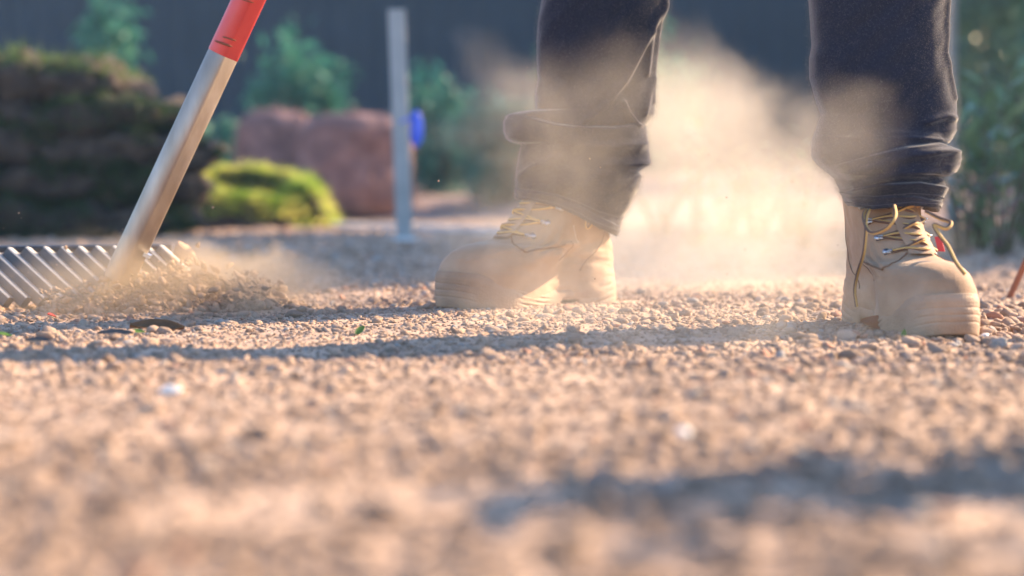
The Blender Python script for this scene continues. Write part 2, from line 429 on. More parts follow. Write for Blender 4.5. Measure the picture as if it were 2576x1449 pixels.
bush(1260, 250, 140, 12.5, 'broad green bush between the stake and the bent leg', 14, n=2000, size=.05)
bush(540, 300, 70, 13.0, 'small dark bush between turf stack and brown rolls', 15, n=700, size=.05)
bush(1530, -60, 220, 15.5, 'tall teal bush behind the left trouser leg', 16, n=2400, size=.06)

# shrubs at the right, one in frame; row laid out to shade far ground
for k, (x, y, rr, hh, lab) in enumerate([
        (2.70, 6.75, .72, 2.9, 'leafy green shrub at the right edge of the ground'),
        (3.05, 8.2, .85, 3.2, 'taller leafy shrub behind the green shrub on the right'),
        (3.2, 9.6, .85, 3.1, 'third leafy shrub of the row on the right, farther from the camera'),
        (3.6, 14.3, 1.0, 3.3, 'big rounded shrub farthest back near the slate fence')]):
    t = Thing('shade_shrub', lab, 'shrub', (x, y, 0))
    t.part('foliage', *leaf_cloud(6500, (x, y, hh * .52), (rr, rr, hh * .5), .075, 40 + k), M['leaf_shrub'])
    mb = MB()
    for q in range(6):
        a = q * 1.05
        mb.add(*tube([(x + .04 * math.cos(a), y + .04 * math.sin(a), -.03), (x + .3 * rr * math.cos(a), y + .3 * rr * math.sin(a), hh * .4), (x + .6 * rr * math.cos(a), y + .6 * rr * math.sin(a), hh * .8)], .014, 6, 8)[:2])
    V, F, _ = mb.get(); t.part('stem', V, F, M['stem'])

# upright glossy plants between and beside the legs
def blade_leaf(base, direc, L, W, nrm, bend=.3):
    base = np.array(base, float); d = np.array(direc, float); d /= np.linalg.norm(d)
    n = np.array(nrm, float); n -= d * n.dot(d); n /= np.linalg.norm(n); s = np.cross(d, n)
    V = []; 
    for u, wv in ((0, .15), (.2, .7), (.5, 1), (.8, .65), (1, .03)):
        p = base + d * L * u - np.array([0, 0, bend * L * u * u])
        V += [p - s * W * wv, p + n * W * .25 * wv * -1, p + s * W * wv]
    F = []
    for i in range(4):
        for j in (0, 1): F.append([i*3 + j, i*3 + j + 1, i*3 + j + 4, i*3 + j + 3])
    return np.array(V), F
def stem_plant(px, base_y, top, d, label, seed, m='leaf', stems=4, spread=.10, leaf=.07, width=.012, name='leafy_plant', cat='plant', group=None):
    r = random.Random(seed); x = (px - 1288) / F_PX * d; zt = at(px, top, d).z
    t = Thing(name, label, cat, (x, d, 0), group)
    ms, ml = MB(), MB()
    for k in range(stems):
        a = r.uniform(0, 6.28); h = zt * r.uniform(.7, 1.0) if k else zt; q = spread * r.uniform(.2, 1) if k else .02
        P = catmull([(x + .01 * math.cos(a), d + .01 * math.sin(a), -.02), (x + q * .4 * math.cos(a), d + q * .4 * math.sin(a), h * .45), (x + q * math.cos(a), d + q * math.sin(a), h)], 12)
        ms.add(*tube(P, np.linspace(.005, .002, 12), 5)[:2])
        nl = int(h / .032)
        for j in range(nl):
            u = .15 + .85 * j / nl; p = P[min(11, int(u * 11))]; b = j * 2.4 + a
            ml.add(*blade_leaf(p, (math.cos(b), math.sin(b), r.uniform(.5, 1.3)), leaf * r.uniform(.7, 1.2), width, (0, 0, 1), r.uniform(.1, .5)))
    V, F, _ = ms.get(); t.part('stem', V, F, M['stem'])
    V, F, _ = ml.get(); t.part('foliage', V, F, M[m])
    return t
G1 = None
stem_plant(1752, 600, 285, 6.6, 'upright glossy plant in the dust, nearest the bent leg', 1, spread=.06, stems=4)
stem_plant(1905, 600, 340, 6.9, 'bushy glossy plant midway between the two legs', 2, spread=.20, stems=11)
stem_plant(1820, 600, 420, 7.4, 'low spreading plant behind the bushy glossy one', 21, spread=.24, stems=12)
stem_plant(1660, 595, 430, 7.8, 'low plant partly behind the bent leg in the dust', 22, spread=.22, stems=10)
stem_plant(1990, 600, 430, 7.6, 'low plant behind the straight leg', 23, spread=.22, stems=10)
stem_plant(2020, 600, 300, 6.4, 'glossy plant close beside the straight leg', 3, spread=.10, stems=4)
stem_plant(2470, 620, 170, 6.2, 'tall green plant right of the straight leg', 4, spread=.18, stems=9, leaf=.17, width=.016, m='leaf_strap')
stem_plant(2580, 620, 120, 6.6, 'tallest green plant at the right edge', 5, spread=.20, stems=9, leaf=.17, width=.016, m='leaf_strap')
stem_plant(2425, 640, 420, 5.9, 'low purple-stemmed plant beside the straight leg', 6, m='purple', spread=.12, stems=8, leaf=.04, width=.006)
stem_plant(2520, 650, 390, 5.7, 'taller purple-stemmed plant near the right edge', 7, m='purple', spread=.16, stems=11, leaf=.04, width=.006)
p = on_ground(2535, 745)
t = Thing('fallen_twig', 'thin reddish twig leaning up at the right edge', 'twig', tuple(p))
q = at(2582, 655, p.y - .05)
t.part('stem', *tube([p - Vector((0, 0, .01)), (p + q) / 2 + Vector((.004, 0, .004)), q, q + (q - p) * .4], [.006] * 14, 6, 14)[:2], M['twig'])

# stakes
def stake(px_t, py_t, px_b, py_b, width, label, name='garden_stake'):
    b = on_ground(px_b, py_b); s = at(px_t, py_t, b.y)
    t = Thing(name, label, 'stake', tuple(b))
    V, F = prism(b - Vector((0, 0, .05)), s, width, width * .8, (0, -1, 0), .12)
    t.part('shaft', V, F, M['post'], smooth=False)
    return t, b, s
t, b, s = stake(998, 24, 1020, 612, .058, 'tall pale grey stake standing in front of brown turf rolls')
foot = prism(b + Vector((0, -.03, .0)) - Vector((.055, 0, 0)), b + Vector((.045, -.03, 0)), .07, .045, (0, 0, 1), .2)
t.part('foot_block', *foot, M['kerb'], smooth=False)
c = at(1047, 322, b.y + .02)
tg = Thing('plastic_tag', 'bright blue plastic tag hanging on the grey stake', 'tag', tuple(c))
V, F = icosphere(2); V = V * np.array([.026, .012, .068]) * np.where(V[:, 2:3] > 0, .95, 1.05) + np.array(c)
tg.part('tag_body', V, np.array(F), M['blue'])
tg.part('tie', *tube([c + Vector((-.05, -.055, .02)), c + Vector((.0, -.02, .045)), c + Vector((.005, .0, .06))], .004, 6, 8)[:2], M['blue'])
b2 = on_ground(2392, 575); s2 = at(2394, -120, b2.y)
t2 = Thing('thin_post', 'thin grey post rising just behind the straight leg', 'post', tuple(b2))
t2.part('shaft', *prism(b2 - Vector((0, 0, .05)), s2, .045, .045, (0, -1, 0), .12), M['post'], smooth=False)

# kerb strip in the middle distance
ka, kb = on_ground(830, 577), on_ground(1330, 594)
tk = Thing('concrete_edging', 'pale concrete edging strip across the middle of the ground', 'edging', tuple((ka + kb) / 2))
nseg = 4
for k in range(nseg):
    a = ka.lerp(kb, k / nseg + .004); e = ka.lerp(kb, (k + 1) / nseg - .004)
    tk.part('edging_block', *prism(a + Vector((0, 0, .005)), e + Vector((0, 0, .005 + .004 * (k % 2))), .10, .05, (0, 0, 1), .12), M['kerb'], smooth=False)

# ------------------------------------------------------------------ turf
def grass_blades(P, N, n, L, W, seed, lean=.5):
    r = np.random.default_rng(seed); i = r.integers(0, len(P), n)
    B = P[i] + r.normal(size=(n, 3)) * .004
    d = N[i] + r.normal(size=(n, 3)) * lean + np.array([0, 0, .25]); d /= np.linalg.norm(d, axis=1)[:, None]
    s = np.cross(d, r.normal(size=(n, 3))); s /= np.linalg.norm(s, axis=1)[:, None]
    l = L * r.uniform(.5, 1.3, (n, 1))
    bend = r.normal(size=(n, 3)) * .25 * l
    V = np.stack([B - s * W, B + s * W, B + d * l * .6 + s * W * .7 + bend * .3, B + d * l + bend], 1).reshape(-1, 3)
    k = np.arange(n)[:, None] * 4
    return V, np.concatenate([k + np.array([[0, 1, 2]]), k + np.array([[0, 2, 3]])])

def slab_surface(c, hx, hy, hz, seed, nu=72, nv=40, rough=.03, sag=0.0):
    """Rounded, ragged slab or roll lying along X: a superellipse section swept along X with rounded ends."""
    u = np.linspace(-1, 1, nu); a = np.linspace(0, 2 * math.pi, nv, endpoint=False)
    U, A = np.meshgrid(u, a, indexing='ij')
    e = np.clip(1 - np.abs(U)**7, 0, 1)**.5
    ca, sa = np.cos(A), np.sin(A)
    y = np.sign(ca) * np.abs(ca)**.6 * hy * (.55 + .45 * e); z = np.sign(sa) * np.abs(sa)**.6 * hz * e
    x = U * hx
    V = np.stack([x, y, z], -1).reshape(-1, 3)
    off = Vector((seed * 7.3, seed * 3.1, seed * 1.7))
    nr = np.stack([np.zeros_like(y), y / hy, z / hz], -1).reshape(-1, 3); nr[:, 0] = (U.ravel())**9
    nr /= np.linalg.norm(nr, axis=1)[:, None] + 1e-9
    k = np.array([mnoise.noise(Vector(v) * 6 + off) + .6 * mnoise.noise(Vector(v) * 16 + off) + .35 * mnoise.noise(Vector(v) * 40 + off) for v in V])
    V = V + nr * (k * rough)[:, None]
    V[:, 2] += -sag * (V[:, 0] / hx)**2 * hx
    V += np.array(c)
    F = []
    for i in range(nu - 1):
        for j in range(nv): F.append([i*nv + j, (i+1)*nv + j, (i+1)*nv + (j+1) % nv, i*nv + (j+1) % nv])
    F.append(list(range(nv))); F.append(list(range((nu-1)*nv, nu*nv))[::-1])
    return V, F, nr

# stacked turf at the left
d0 = 7.45
layers = [(.00, .13, -1.17, 'bottom'), (.135, .12, -1.14, 'second'), (.26, .13, -1.11, 'third'), (.385, .12, -1.17, 'fourth'), (.505, .14, -1.36, 'top')]
lab = {'bottom': 'dark slab of turf lying lowest in the tall stack at left',
       'second': 'slab of turf resting on the lowest slab of the stack',
       'third': 'bulging middle slab of turf in the tall dark stack',
       'fourth': 'slab of turf just below the top of the dark stack',
       'top': 'topmost grassy slab of turf on the dark stack'}
for k, (zb, th, xr, nm) in enumerate(layers):
    xl = -2.9; hx = (xr + .02 - xl) / 2; cx = (xr + xl) / 2
    t = Thing('turf_slab', lab[nm], 'turf slab', (cx, d0, zb), 'turf slabs stacked at the left')
    V, F, N = slab_surface((cx, d0 + .12, zb + th * .55), hx, .36, th * .64, 5 + k, rough=.065, sag=.05 if nm == 'top' else .01)
    t.part('soil', V, F, M['turf_soil'])
    sel = (N[:, 2] > .35) if nm == 'top' else ((N[:, 1] < -.2) & (np.abs(N[:, 2]) < .75) & (np.array([mnoise.noise(Vector(v) * 5 + Vector((k * 9, 0, 0))) for v in V]) > -.05))
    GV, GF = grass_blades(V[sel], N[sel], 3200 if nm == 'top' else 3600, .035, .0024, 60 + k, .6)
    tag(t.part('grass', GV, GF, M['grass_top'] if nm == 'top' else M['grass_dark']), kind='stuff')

# loosely curled strip of green turf on the ground
c = on_ground(606, 580); cx, cyy = c.x, c.y
t = Thing('turf_strip', 'curled strip of bright green turf lying on bare soil', 'turf strip', (cx, cyy, 0))
nu, nv = 90, 16
u = np.linspace(0, 1, nu)
ang = -math.pi * .15 + u * math.pi * 2.1
ex = .31 * np.cos(ang) * (1 - .12 * u); ey = .24 * np.sin(ang) * (1 - .1 * u)
zt = np.interp(u, [0, .07, .31, .45, .55, .68, .79, .9, 1], [.18, .19, .26, .25, .23, .17, .13, .12, .18])
Vs = []; Ns = []
for i in range(nu):
    for j in range(nv):
        a = 2 * math.pi * j / nv
        rr = .045 * np.sign(math.cos(a)) * abs(math.cos(a))**.6; hz = zt[i] / 2
        nxy = np.array([math.cos(ang[i]), math.sin(ang[i])])
        k = .014 * mnoise.noise(Vector((ex[i] * 9, ey[i] * 9, a * 2)))
        lean = .05 * (math.sin(a)) 
        Vs.append((cx + ex[i] + nxy[0] * (rr + k - lean), cyy + .25 + ey[i] + nxy[1] * (rr + k - lean), hz + hz * np.sign(math.sin(a)) * abs(math.sin(a))**.7 + k))
        Ns.append((nxy[0] * math.cos(a), nxy[1] * math.cos(a), math.sin(a)))
Fs = [[i*nv + j, (i+1)*nv + j, (i+1)*nv + (j+1) % nv, i*nv + (j+1) % nv] for i in range(nu - 1) for j in range(nv)]
Fs += [list(range(nv))[::-1], list(range((nu-1)*nv, nu*nv))]
Vs = np.array(Vs); Ns = np.array(Ns)
t.part('soil', Vs, Fs, M['turf_soil'])
sel = Vs[:, 2] > .085 + .05 * np.sign(Vs[:, 0] - cx - .18) * -1 * 0
sel |= (Vs[:, 0] > cx + .2)
sel |= (Ns[:, 1] < -.1) & (Vs[:, 2] > .055)
GV, GF = grass_blades(Vs[sel], Ns[sel], 14000, .042, .0028, 81, .5)
tag(t.part('grass', GV, GF, M['grass']), kind='stuff')

# two rolls of turf with their red-brown soil side out
def turf_roll(px, top, half, base_y, label, seed, grass=False):
    c = on_ground(px, base_y); d = c.y; hw = half / F_PX * d; zt = at(px, top, d).z
    t = Thing('turf_roll', label, 'turf roll', (c.x, d + hw * .7, 0), 'rolls of turf laid soil side out')
    nu, nv = 40, 64
    V = []; 
    off = Vector((seed * 3.3, seed * 5.1, 0))
    for i in range(nu):
        u = i / (nu - 1)
        prof = min(1, (1 - abs(2*u - 1)**6))**.5 if 0 < u < 1 else 0
        for j in range(nv):
            a = 2 * math.pi * j / nv
            k = mnoise.noise(Vector((math.cos(a) * 2, math.sin(a) * 2, u * 3)) + off) + .5 * mnoise.noise(Vector((math.cos(a) * 6, math.sin(a) * 6, u * 9)) + off)
            sp = .06 * ((a / (2 * math.pi) + .2) % 1.0 - .5)             # the lap of the rolled strip
            r = hw * (.06 + .94 * prof) * (1 + .10 * k + sp)
            V.append((c.x + r * math.cos(a), d + hw * .7 + r * .75 * math.sin(a), zt * u))
    F = [[i*nv + j, i*nv + (j+1) % nv, (i+1)*nv + (j+1) % nv, (i+1)*nv + j] for i in range(nu - 1) for j in range(nv)]
    F.append(list(range((nu-1)*nv, nu*nv)))
    t.part('soil', V, F, M['red_soil'])
    # roots hanging from the soil side
    V = np.array(V); N = V - np.array([c.x, d + hw * .7, 0]); N[:, 2] = np.where(V[:, 2] > zt * .93, .5, 0); N /= np.linalg.norm(N, axis=1)[:, None]
    GV, GF = grass_blades(V, N, 2500, .03, .002, seed, .7)
    tag(t.part('root_fringe', GV, GF, M['red_soil']), kind='stuff')
turf_roll(890, 278, 148, 556, 'red-brown turf roll just left of the grey stake', 3)
turf_roll(690, 270, 105, 549, 'red-brown turf roll behind the curled green turf', 4)

# shrub added out of view at the right to cast shade into the corner
t = Thing('shade_shrub', 'unseen low shrub added at the right to shade the near corner', 'shrub', (1.13, 1.68, 0))
t.part('foliage', *leaf_cloud(430, (1.13, 1.66, .34), (.46, .42, .31), .06, 71), M['leaf'])
mbs = MB()
for q in range(5):
    a = q * 1.25
    mbs.add(*tube([(1.13 + .02 * math.cos(a), 1.72 + .02 * math.sin(a), -.03), (1.13 + .12 * math.cos(a), 1.72 + .1 * math.sin(a), .2), (1.13 + .25 * math.cos(a), 1.72 + .2 * math.sin(a), .45)], .007, 6, 8)[:2])
V, F, _ = mbs.get(); t.part('stem', V, F, M['stem'])

# ------------------------------------------------------------------ rake
hb, ht = at(297, 706, 3.50), at(718, -200, 3.47)
rake = Thing('garden_rake', 'garden rake with aluminium handle and red grip dragging soil', 'rake', (hb.x, hb.y, 0))
AX = np.array(ht - hb); LEN = np.linalg.norm(AX); AX /= LEN
S1 = np.cross(AX, np.array([0, 1.0, 0])); S1 /= np.linalg.norm(S1); S2 = np.cross(S1, AX)     # S1: across the handle to the right, S2: away from the camera
if S1[0] < 0: S1 = -S1
if S2[1] < 0: S2 = -S2
def facet_tube(p0, p1, r, seg=40):
    V = []
    for p in (p0, p0 + (p1 - p0) * .004, p1 - (p1 - p0) * .004, p1):
        e = r * (.965 if p is p0 or p is p1 else 1.0)
        for k in range(seg):
            a = 2 * math.pi * k / seg
            x, y = math.cos(a), math.sin(a)
            q = x * .80 - y * .60                                   # flat milled on the right-hand front
            if q > .80: x -= .80 * (q - .80); y += .60 * (q - .80)
            V.append(p + S1 * x * e + S2 * y * e)
    F = [[i*seg + k, i*seg + (k+1) % seg, (i+1)*seg + (k+1) % seg, (i+1)*seg + k] for i in range(3) for k in range(seg)]
    F += [list(range(seg))[::-1], list(range(3*seg, 4*seg))]
    return np.array(V), F
h0 = np.array(hb); sl_p = h0 + AX * ((at(563, 141, 3.49) - hb).length)
top_p = h0 + AX * 1.25
rake.part('handle', *facet_tube(h0, sl_p + AX * .02, .0262), M['alu'])
grip = rake.part('grip_sleeve', *facet_tube(sl_p, top_p, .0268), M['grip'])
for k, (q, sx, ln, wd) in enumerate([(.018, -.004, .016, .0022), (.030, .002, .012, .0016), (.10, .004, .010, .0012)]):
    p0 = sl_p + AX * q + S1 * (sx - ln) ; p1 = sl_p + AX * (q + .004) + S1 * (sx + ln)
    yy = lambda p: p - S2 * (math.sqrt(max(0, .0268**2 - (np.dot(p - sl_p, S1))**2)) + .0002)
    rake.part('paint_scuff', *tube([yy(p0), yy((p0 + p1) / 2), yy(p1)], [wd * .3] + [wd] * 6 + [wd * .3], 6, 8)[:2], M['smudge'], parent=grip)
# head: cross bar with square teeth raked towards the person
tops = [(-25 - 44 * k, 637) for k in range(14)][::-1] + [(19, 635), (64, 634), (109, 633), (153, 633), (196, 632), (239, 631), (283, 631), (323, 630), (363, 630), (400, 629)]
cb = []
for k, (px, py) in enumerate(tops):
    d = 3.64 + (px - 200) * .00012
    a = at(px, py, d); e = at(px + 132, py + 122, d - .05)
    e.z = max(e.z, -.02)
    dr = e - a
    rake.part('tooth', *prism(a, a + dr * 1.02,   .020, .022, (.50, -.02, .85), .12), [M['rake'], M['sunlit_top']], mat_idx=[1, 0, 0, 0, 0, 0, 1, 1, 0, 0], smooth=False)  # pale upper faces painted as sunlit strips, dark sides as shade
    cb.append(a)
rake.part('cross_bar', *prism(cb[0] + Vector((-.03, .012, .004)), cb[-1] + Vector((.02, .012, .004)), .012, .012, (0, -.3, 1), .2), M['rake'], smooth=False)
e2 = [c_ + Vector((.060, -.012, -.060)) for c_ in (cb[0], cb[-1])]
# socket that holds the handle to the bar
rake.part('socket', *tube([h0 + AX * .035 + S2 * .018, h0 + AX * .03 + S2 * .06, np.array(cb[len(cb) - 4]) + np.array([.03, .0, -.02])], .012, 8, 8)[:2], M['rake'])
rake.part('clip', *box(h0 + AX * .062 + S1 * .028 - S2 * .004, S1 * .006, AX * .003, S2 * .01), M['steel'], smooth=False)

# ------------------------------------------------------------------ person
pb = Vector((.30, 3.45, 0))
person = Thing('person', 'person standing astride in charcoal work trousers and tan lace-up boots', 'person', tuple(pb))

FR = [(.318,.018),(.323,.034),(.322,.052),(.317,.072),(.307,.089),(.290,.101),(.266,.108),(.240,.111),(.216,.118),(.193,.138),(.171,.163),(.153,.188),(.143,.212),(.139,.235)]
BK = [(.004,.018),(0,.03),(-.002,.042),(-.002,.054),(-.001,.065),(0,.075),(.002,.085),(.004,.095),(.006,.108),(.008,.125),(.009,.145),(.008,.17),(.006,.195),(.004,.22)]
WD = np.array([(.040,.042,.058,.052),(.041,.043,.059,.053),(.041,.043,.059,.053),(.040,.043,.058,.052),(.039,.043,.057,.050),(.038,.044,.055,.047),(.037,.044,.052,.043),(.036,.044,.049,.039),
               (.036,.044,.046,.036),(.036,.045,.043,.034),(.037,.046,.043,.034),(.039,.048,.045,.036),(.041,.050,.047,.038),(.042,.051,.048,.039)])
def width_at(Wr, s):
    sx = np.array([0, .12, .4, .68, .88, 1.0]); c_ = np.array([Wr[0], Wr[0], Wr[1], Wr[2], Wr[3], Wr[3]])
    t_ = np.interp(s, sx, np.arange(6)); return catmull(c_[:, None], 201)[np.clip((t_ / 5 * 200).astype(int), 0, 200), 0]
def closure(s, ef=.17, eb=.13, p=2.2):
    f = np.clip((1 - s) / ef, 0, 1); b = np.clip(s / eb, 0, 1)
    return (1 - (1 - f)**p)**(1 / p) * (1 - (1 - b)**p)**(1 / p)

WD[:, 2:] *= 1.09; WD[:, 1] *= np.interp(np.arange(14), [0, 5, 9, 13], [.84, .86, .95, 1.0])
class Boot:
    def __init__(s, heel, yaw, scale, folds, name_label):
        s.o = np.array(heel, float); s.f = np.array([math.cos(yaw), math.sin(yaw), 0]); s.l = np.array([-math.sin(yaw), math.cos(yaw), 0]); s.k = scale
        s.folds = folds; s.NS = 84
        s.Fr = catmull(FR, s.NS); s.Bk = catmull(BK, s.NS); s.Wd = catmull(WD, s.NS)
    def w(s, P):
        P = np.asarray(P, float) * s.k
        return s.o + P[..., 0:1] * s.f + P[..., 1:2] * s.l + P[..., 2:3] * np.array([0, 0, 1.0])
    def disp(s, t, sv, side):
        d = np.zeros_like(sv)
        for (ft, fs, st, ss, amp, sd) in s.folds:
            m = 1.0 if sd == 0 else np.clip(side * sd * 3, 0, 1)
            d = d + amp * np.exp(-((t - ft) / st)**2 - ((sv - fs) / ss)**2) * m
        i_ = np.broadcast_to(t, sv.shape)
        d = d + np.array([.0034 * mnoise.noise(Vector((a * 7 + s.o[0] * 9, b * 6, c * .8))) + .0010 * mnoise.noise(Vector((a * 19, b * 17, c + s.o[0] * 5))) for a, b, c in zip(i_.ravel(), sv.ravel(), np.broadcast_to(side, sv.shape).ravel())]).reshape(sv.shape)
        wn = np.exp(-((sv - .67) / .10)**2) * sstep(.28, .42, np.broadcast_to(t, sv.shape)) * sstep(.74, .60, np.broadcast_to(t, sv.shape))
        ph = np.array([mnoise.noise(Vector((a * 5, b * 4, c * 2 + s.o[0] * 3))) for a, b, c in zip(i_.ravel(), sv.ravel(), np.broadcast_to(side, sv.shape).ravel())]).reshape(sv.shape)
        d = d + .0030 * wn * np.sin(sv * 78 + ph * 9)
        # quarter panel laid over the vamp, heel counter over the quarter
        q = sstep(.012, -.012, sv - (.40 + .62 * np.clip(t - .50, 0, 1)))
        d = d + .0016 * q * sstep(.36, .40, t - .10 * sv)
        d = d + .0016 * sstep(.01, -.01, sv - (.17 + .10 * (1 - t)))
        return d
    def ring(s, t, sv, side):
        """Surface point(s): t up the boot 0..1, sv from heel 0 to toe 1, side -1..1 sign."""
        t = np.asarray(t, float); sv = np.asarray(sv, float); i = np.clip(t * (s.NS - 1), 0, s.NS - 1 - 1e-6); a = i.astype(int); f = (i - a)[..., None]
        Fr = s.Fr[a] * (1 - f) + s.Fr[np.minimum(a + 1, s.NS - 1)] * f; Bk = s.Bk[a] * (1 - f) + s.Bk[np.minimum(a + 1, s.NS - 1)] * f
        ef = np.interp(t, [0, .45, .6, 1], [.23, .26, .32, .48]); eb = np.interp(t, [0, .3, .6, 1], [.18, .26, .32, .44])
        Wr = s.Wd[np.clip((t * (s.NS - 1)).astype(int), 0, s.NS - 1)]
        wv = np.array([float(width_at(Wr[j] if Wr.ndim > 1 else Wr, np.array([sv.flat[j]]))[0]) for j in range(sv.size)]).reshape(sv.shape)
        y = wv * closure(sv, ef, eb)
        P = Bk + (Fr - Bk) * sv[..., None]
        d = s.disp(t, sv, side)
        return np.stack([P[..., 0] + (sv - .5) * 2 * d * .4, side * (y + d), P[..., 1] + d * .35], -1)
    def upper(s):
        nr = 128; th = np.linspace(0, 2 * math.pi, nr, endpoint=False)
        sv = (1 - np.cos(th)) / 2; side = np.where(th <= math.pi, 1.0, -1.0)
        V = np.concatenate([s.ring(np.full(nr, i / (s.NS - 1)), sv, side) for i in range(s.NS)])
        # padded collar turned inwards
        topr = V[-nr:]; c_ = topr.mean(0)
        for q, dz in ((.96, .004), (.88, .004), (.80, -.006), (.76, -.05)):
            V = np.concatenate([V, c_ + (topr - c_) * np.array([q, q, 1]) + np.array([0, 0, dz])])
        n = s.NS + 4
        F = [[i*nr + k, (i+1)*nr + k, (i+1)*nr + (k+1) % nr, i*nr + (k+1) % nr] for i in range(n - 1) for k in range(nr)]
        F.append(list(range((n-1)*nr, n*nr)))
        return s.w(V), F
    def sole(s):
        nr, nl = 220, 56; th = np.linspace(0, 2 * math.pi, nr, endpoint=False); sv = (1 - np.cos(th)) / 2; side = np.where(th <= math.pi, 1.0, -1.0)
        Wv = width_at(WD[1], sv) * closure(sv, ef=.23, eb=.18)
        zt = np.interp(sv, [0, .14, .24, .36, .50, .66, .80, .90, 1.0], [.054, .052, .043, .034, .035, .038, .050, .064, .068])
        arch = sstep(.25, .29, sv) * sstep(.43, .36, sv)
        zb = .0 + .020 * arch + .012 * sstep(.86, 1.0, sv)
        V = []
        for j in range(nl):
            u = j / (nl - 1)
            o = .0018 * (1 - u**4) - .0025 * u**4 - .003 * (1 - u)**6
            o = np.full(nr, o)
            toe = sstep(.895, .925, sv); ball = np.exp(-((sv - .58) / .10)**4); heel = np.exp(-((sv - .14) / .07)**4)
            for g0 in (.30, .48, .66):
                o -= .0010 * toe * np.exp(-((u - g0) / .022)**2)
            for g0 in (.34, .54, .74):
                uu = u - g0 - .14 * np.sin((sv - .62) * 9); o -= .0028 * ball * np.exp(-(uu / .04)**2)
                uu = u - g0 + .12 * np.sin((sv - .10) * 12); o -= .0018 * heel * np.exp(-(uu / .04)**2)
            o += .0007 * sstep(.80, .9, sv) * np.exp(-((u - .84) / .08)**4)
            x = -.004 + sv * .329; cx_ = np.clip((sv - .5) * 2, -1, 1)
            V.append(np.stack([x + cx_**3 * o, side * (Wv + o * np.sqrt(np.clip(1 - cx_**6, 0, 1))), zb + (zt - zb) * u], -1))
        V = np.concatenate(V)
        F = [[i*nr + k, (i+1)*nr + k, (i+1)*nr + (k+1) % nr, i*nr + (k+1) % nr] for i in range(nl - 1) for k in range(nr)]
        for base, fl in ((0, False), ((nl - 1) * nr, True)):
            for k in range(nr // 2):
                q = [base + k, base + k + 1, base + (nr - k - 1) % nr, base + (nr - k) % nr]
                q = list(dict.fromkeys(q)); F.append(q[::-1] if fl else q)
        return s.w(V), F
    def p(s, t, sv, side, out=0.0):
        a = s.ring(np.array([t]), np.array([sv]), np.array([float(side)]))[0]
        c_ = np.array([a[0] * .6 + .1 * .4, 0, a[2] * .85]); n_ = a - c_; n_ /= np.linalg.norm(n_)
        return s.w(a + n_ * out)

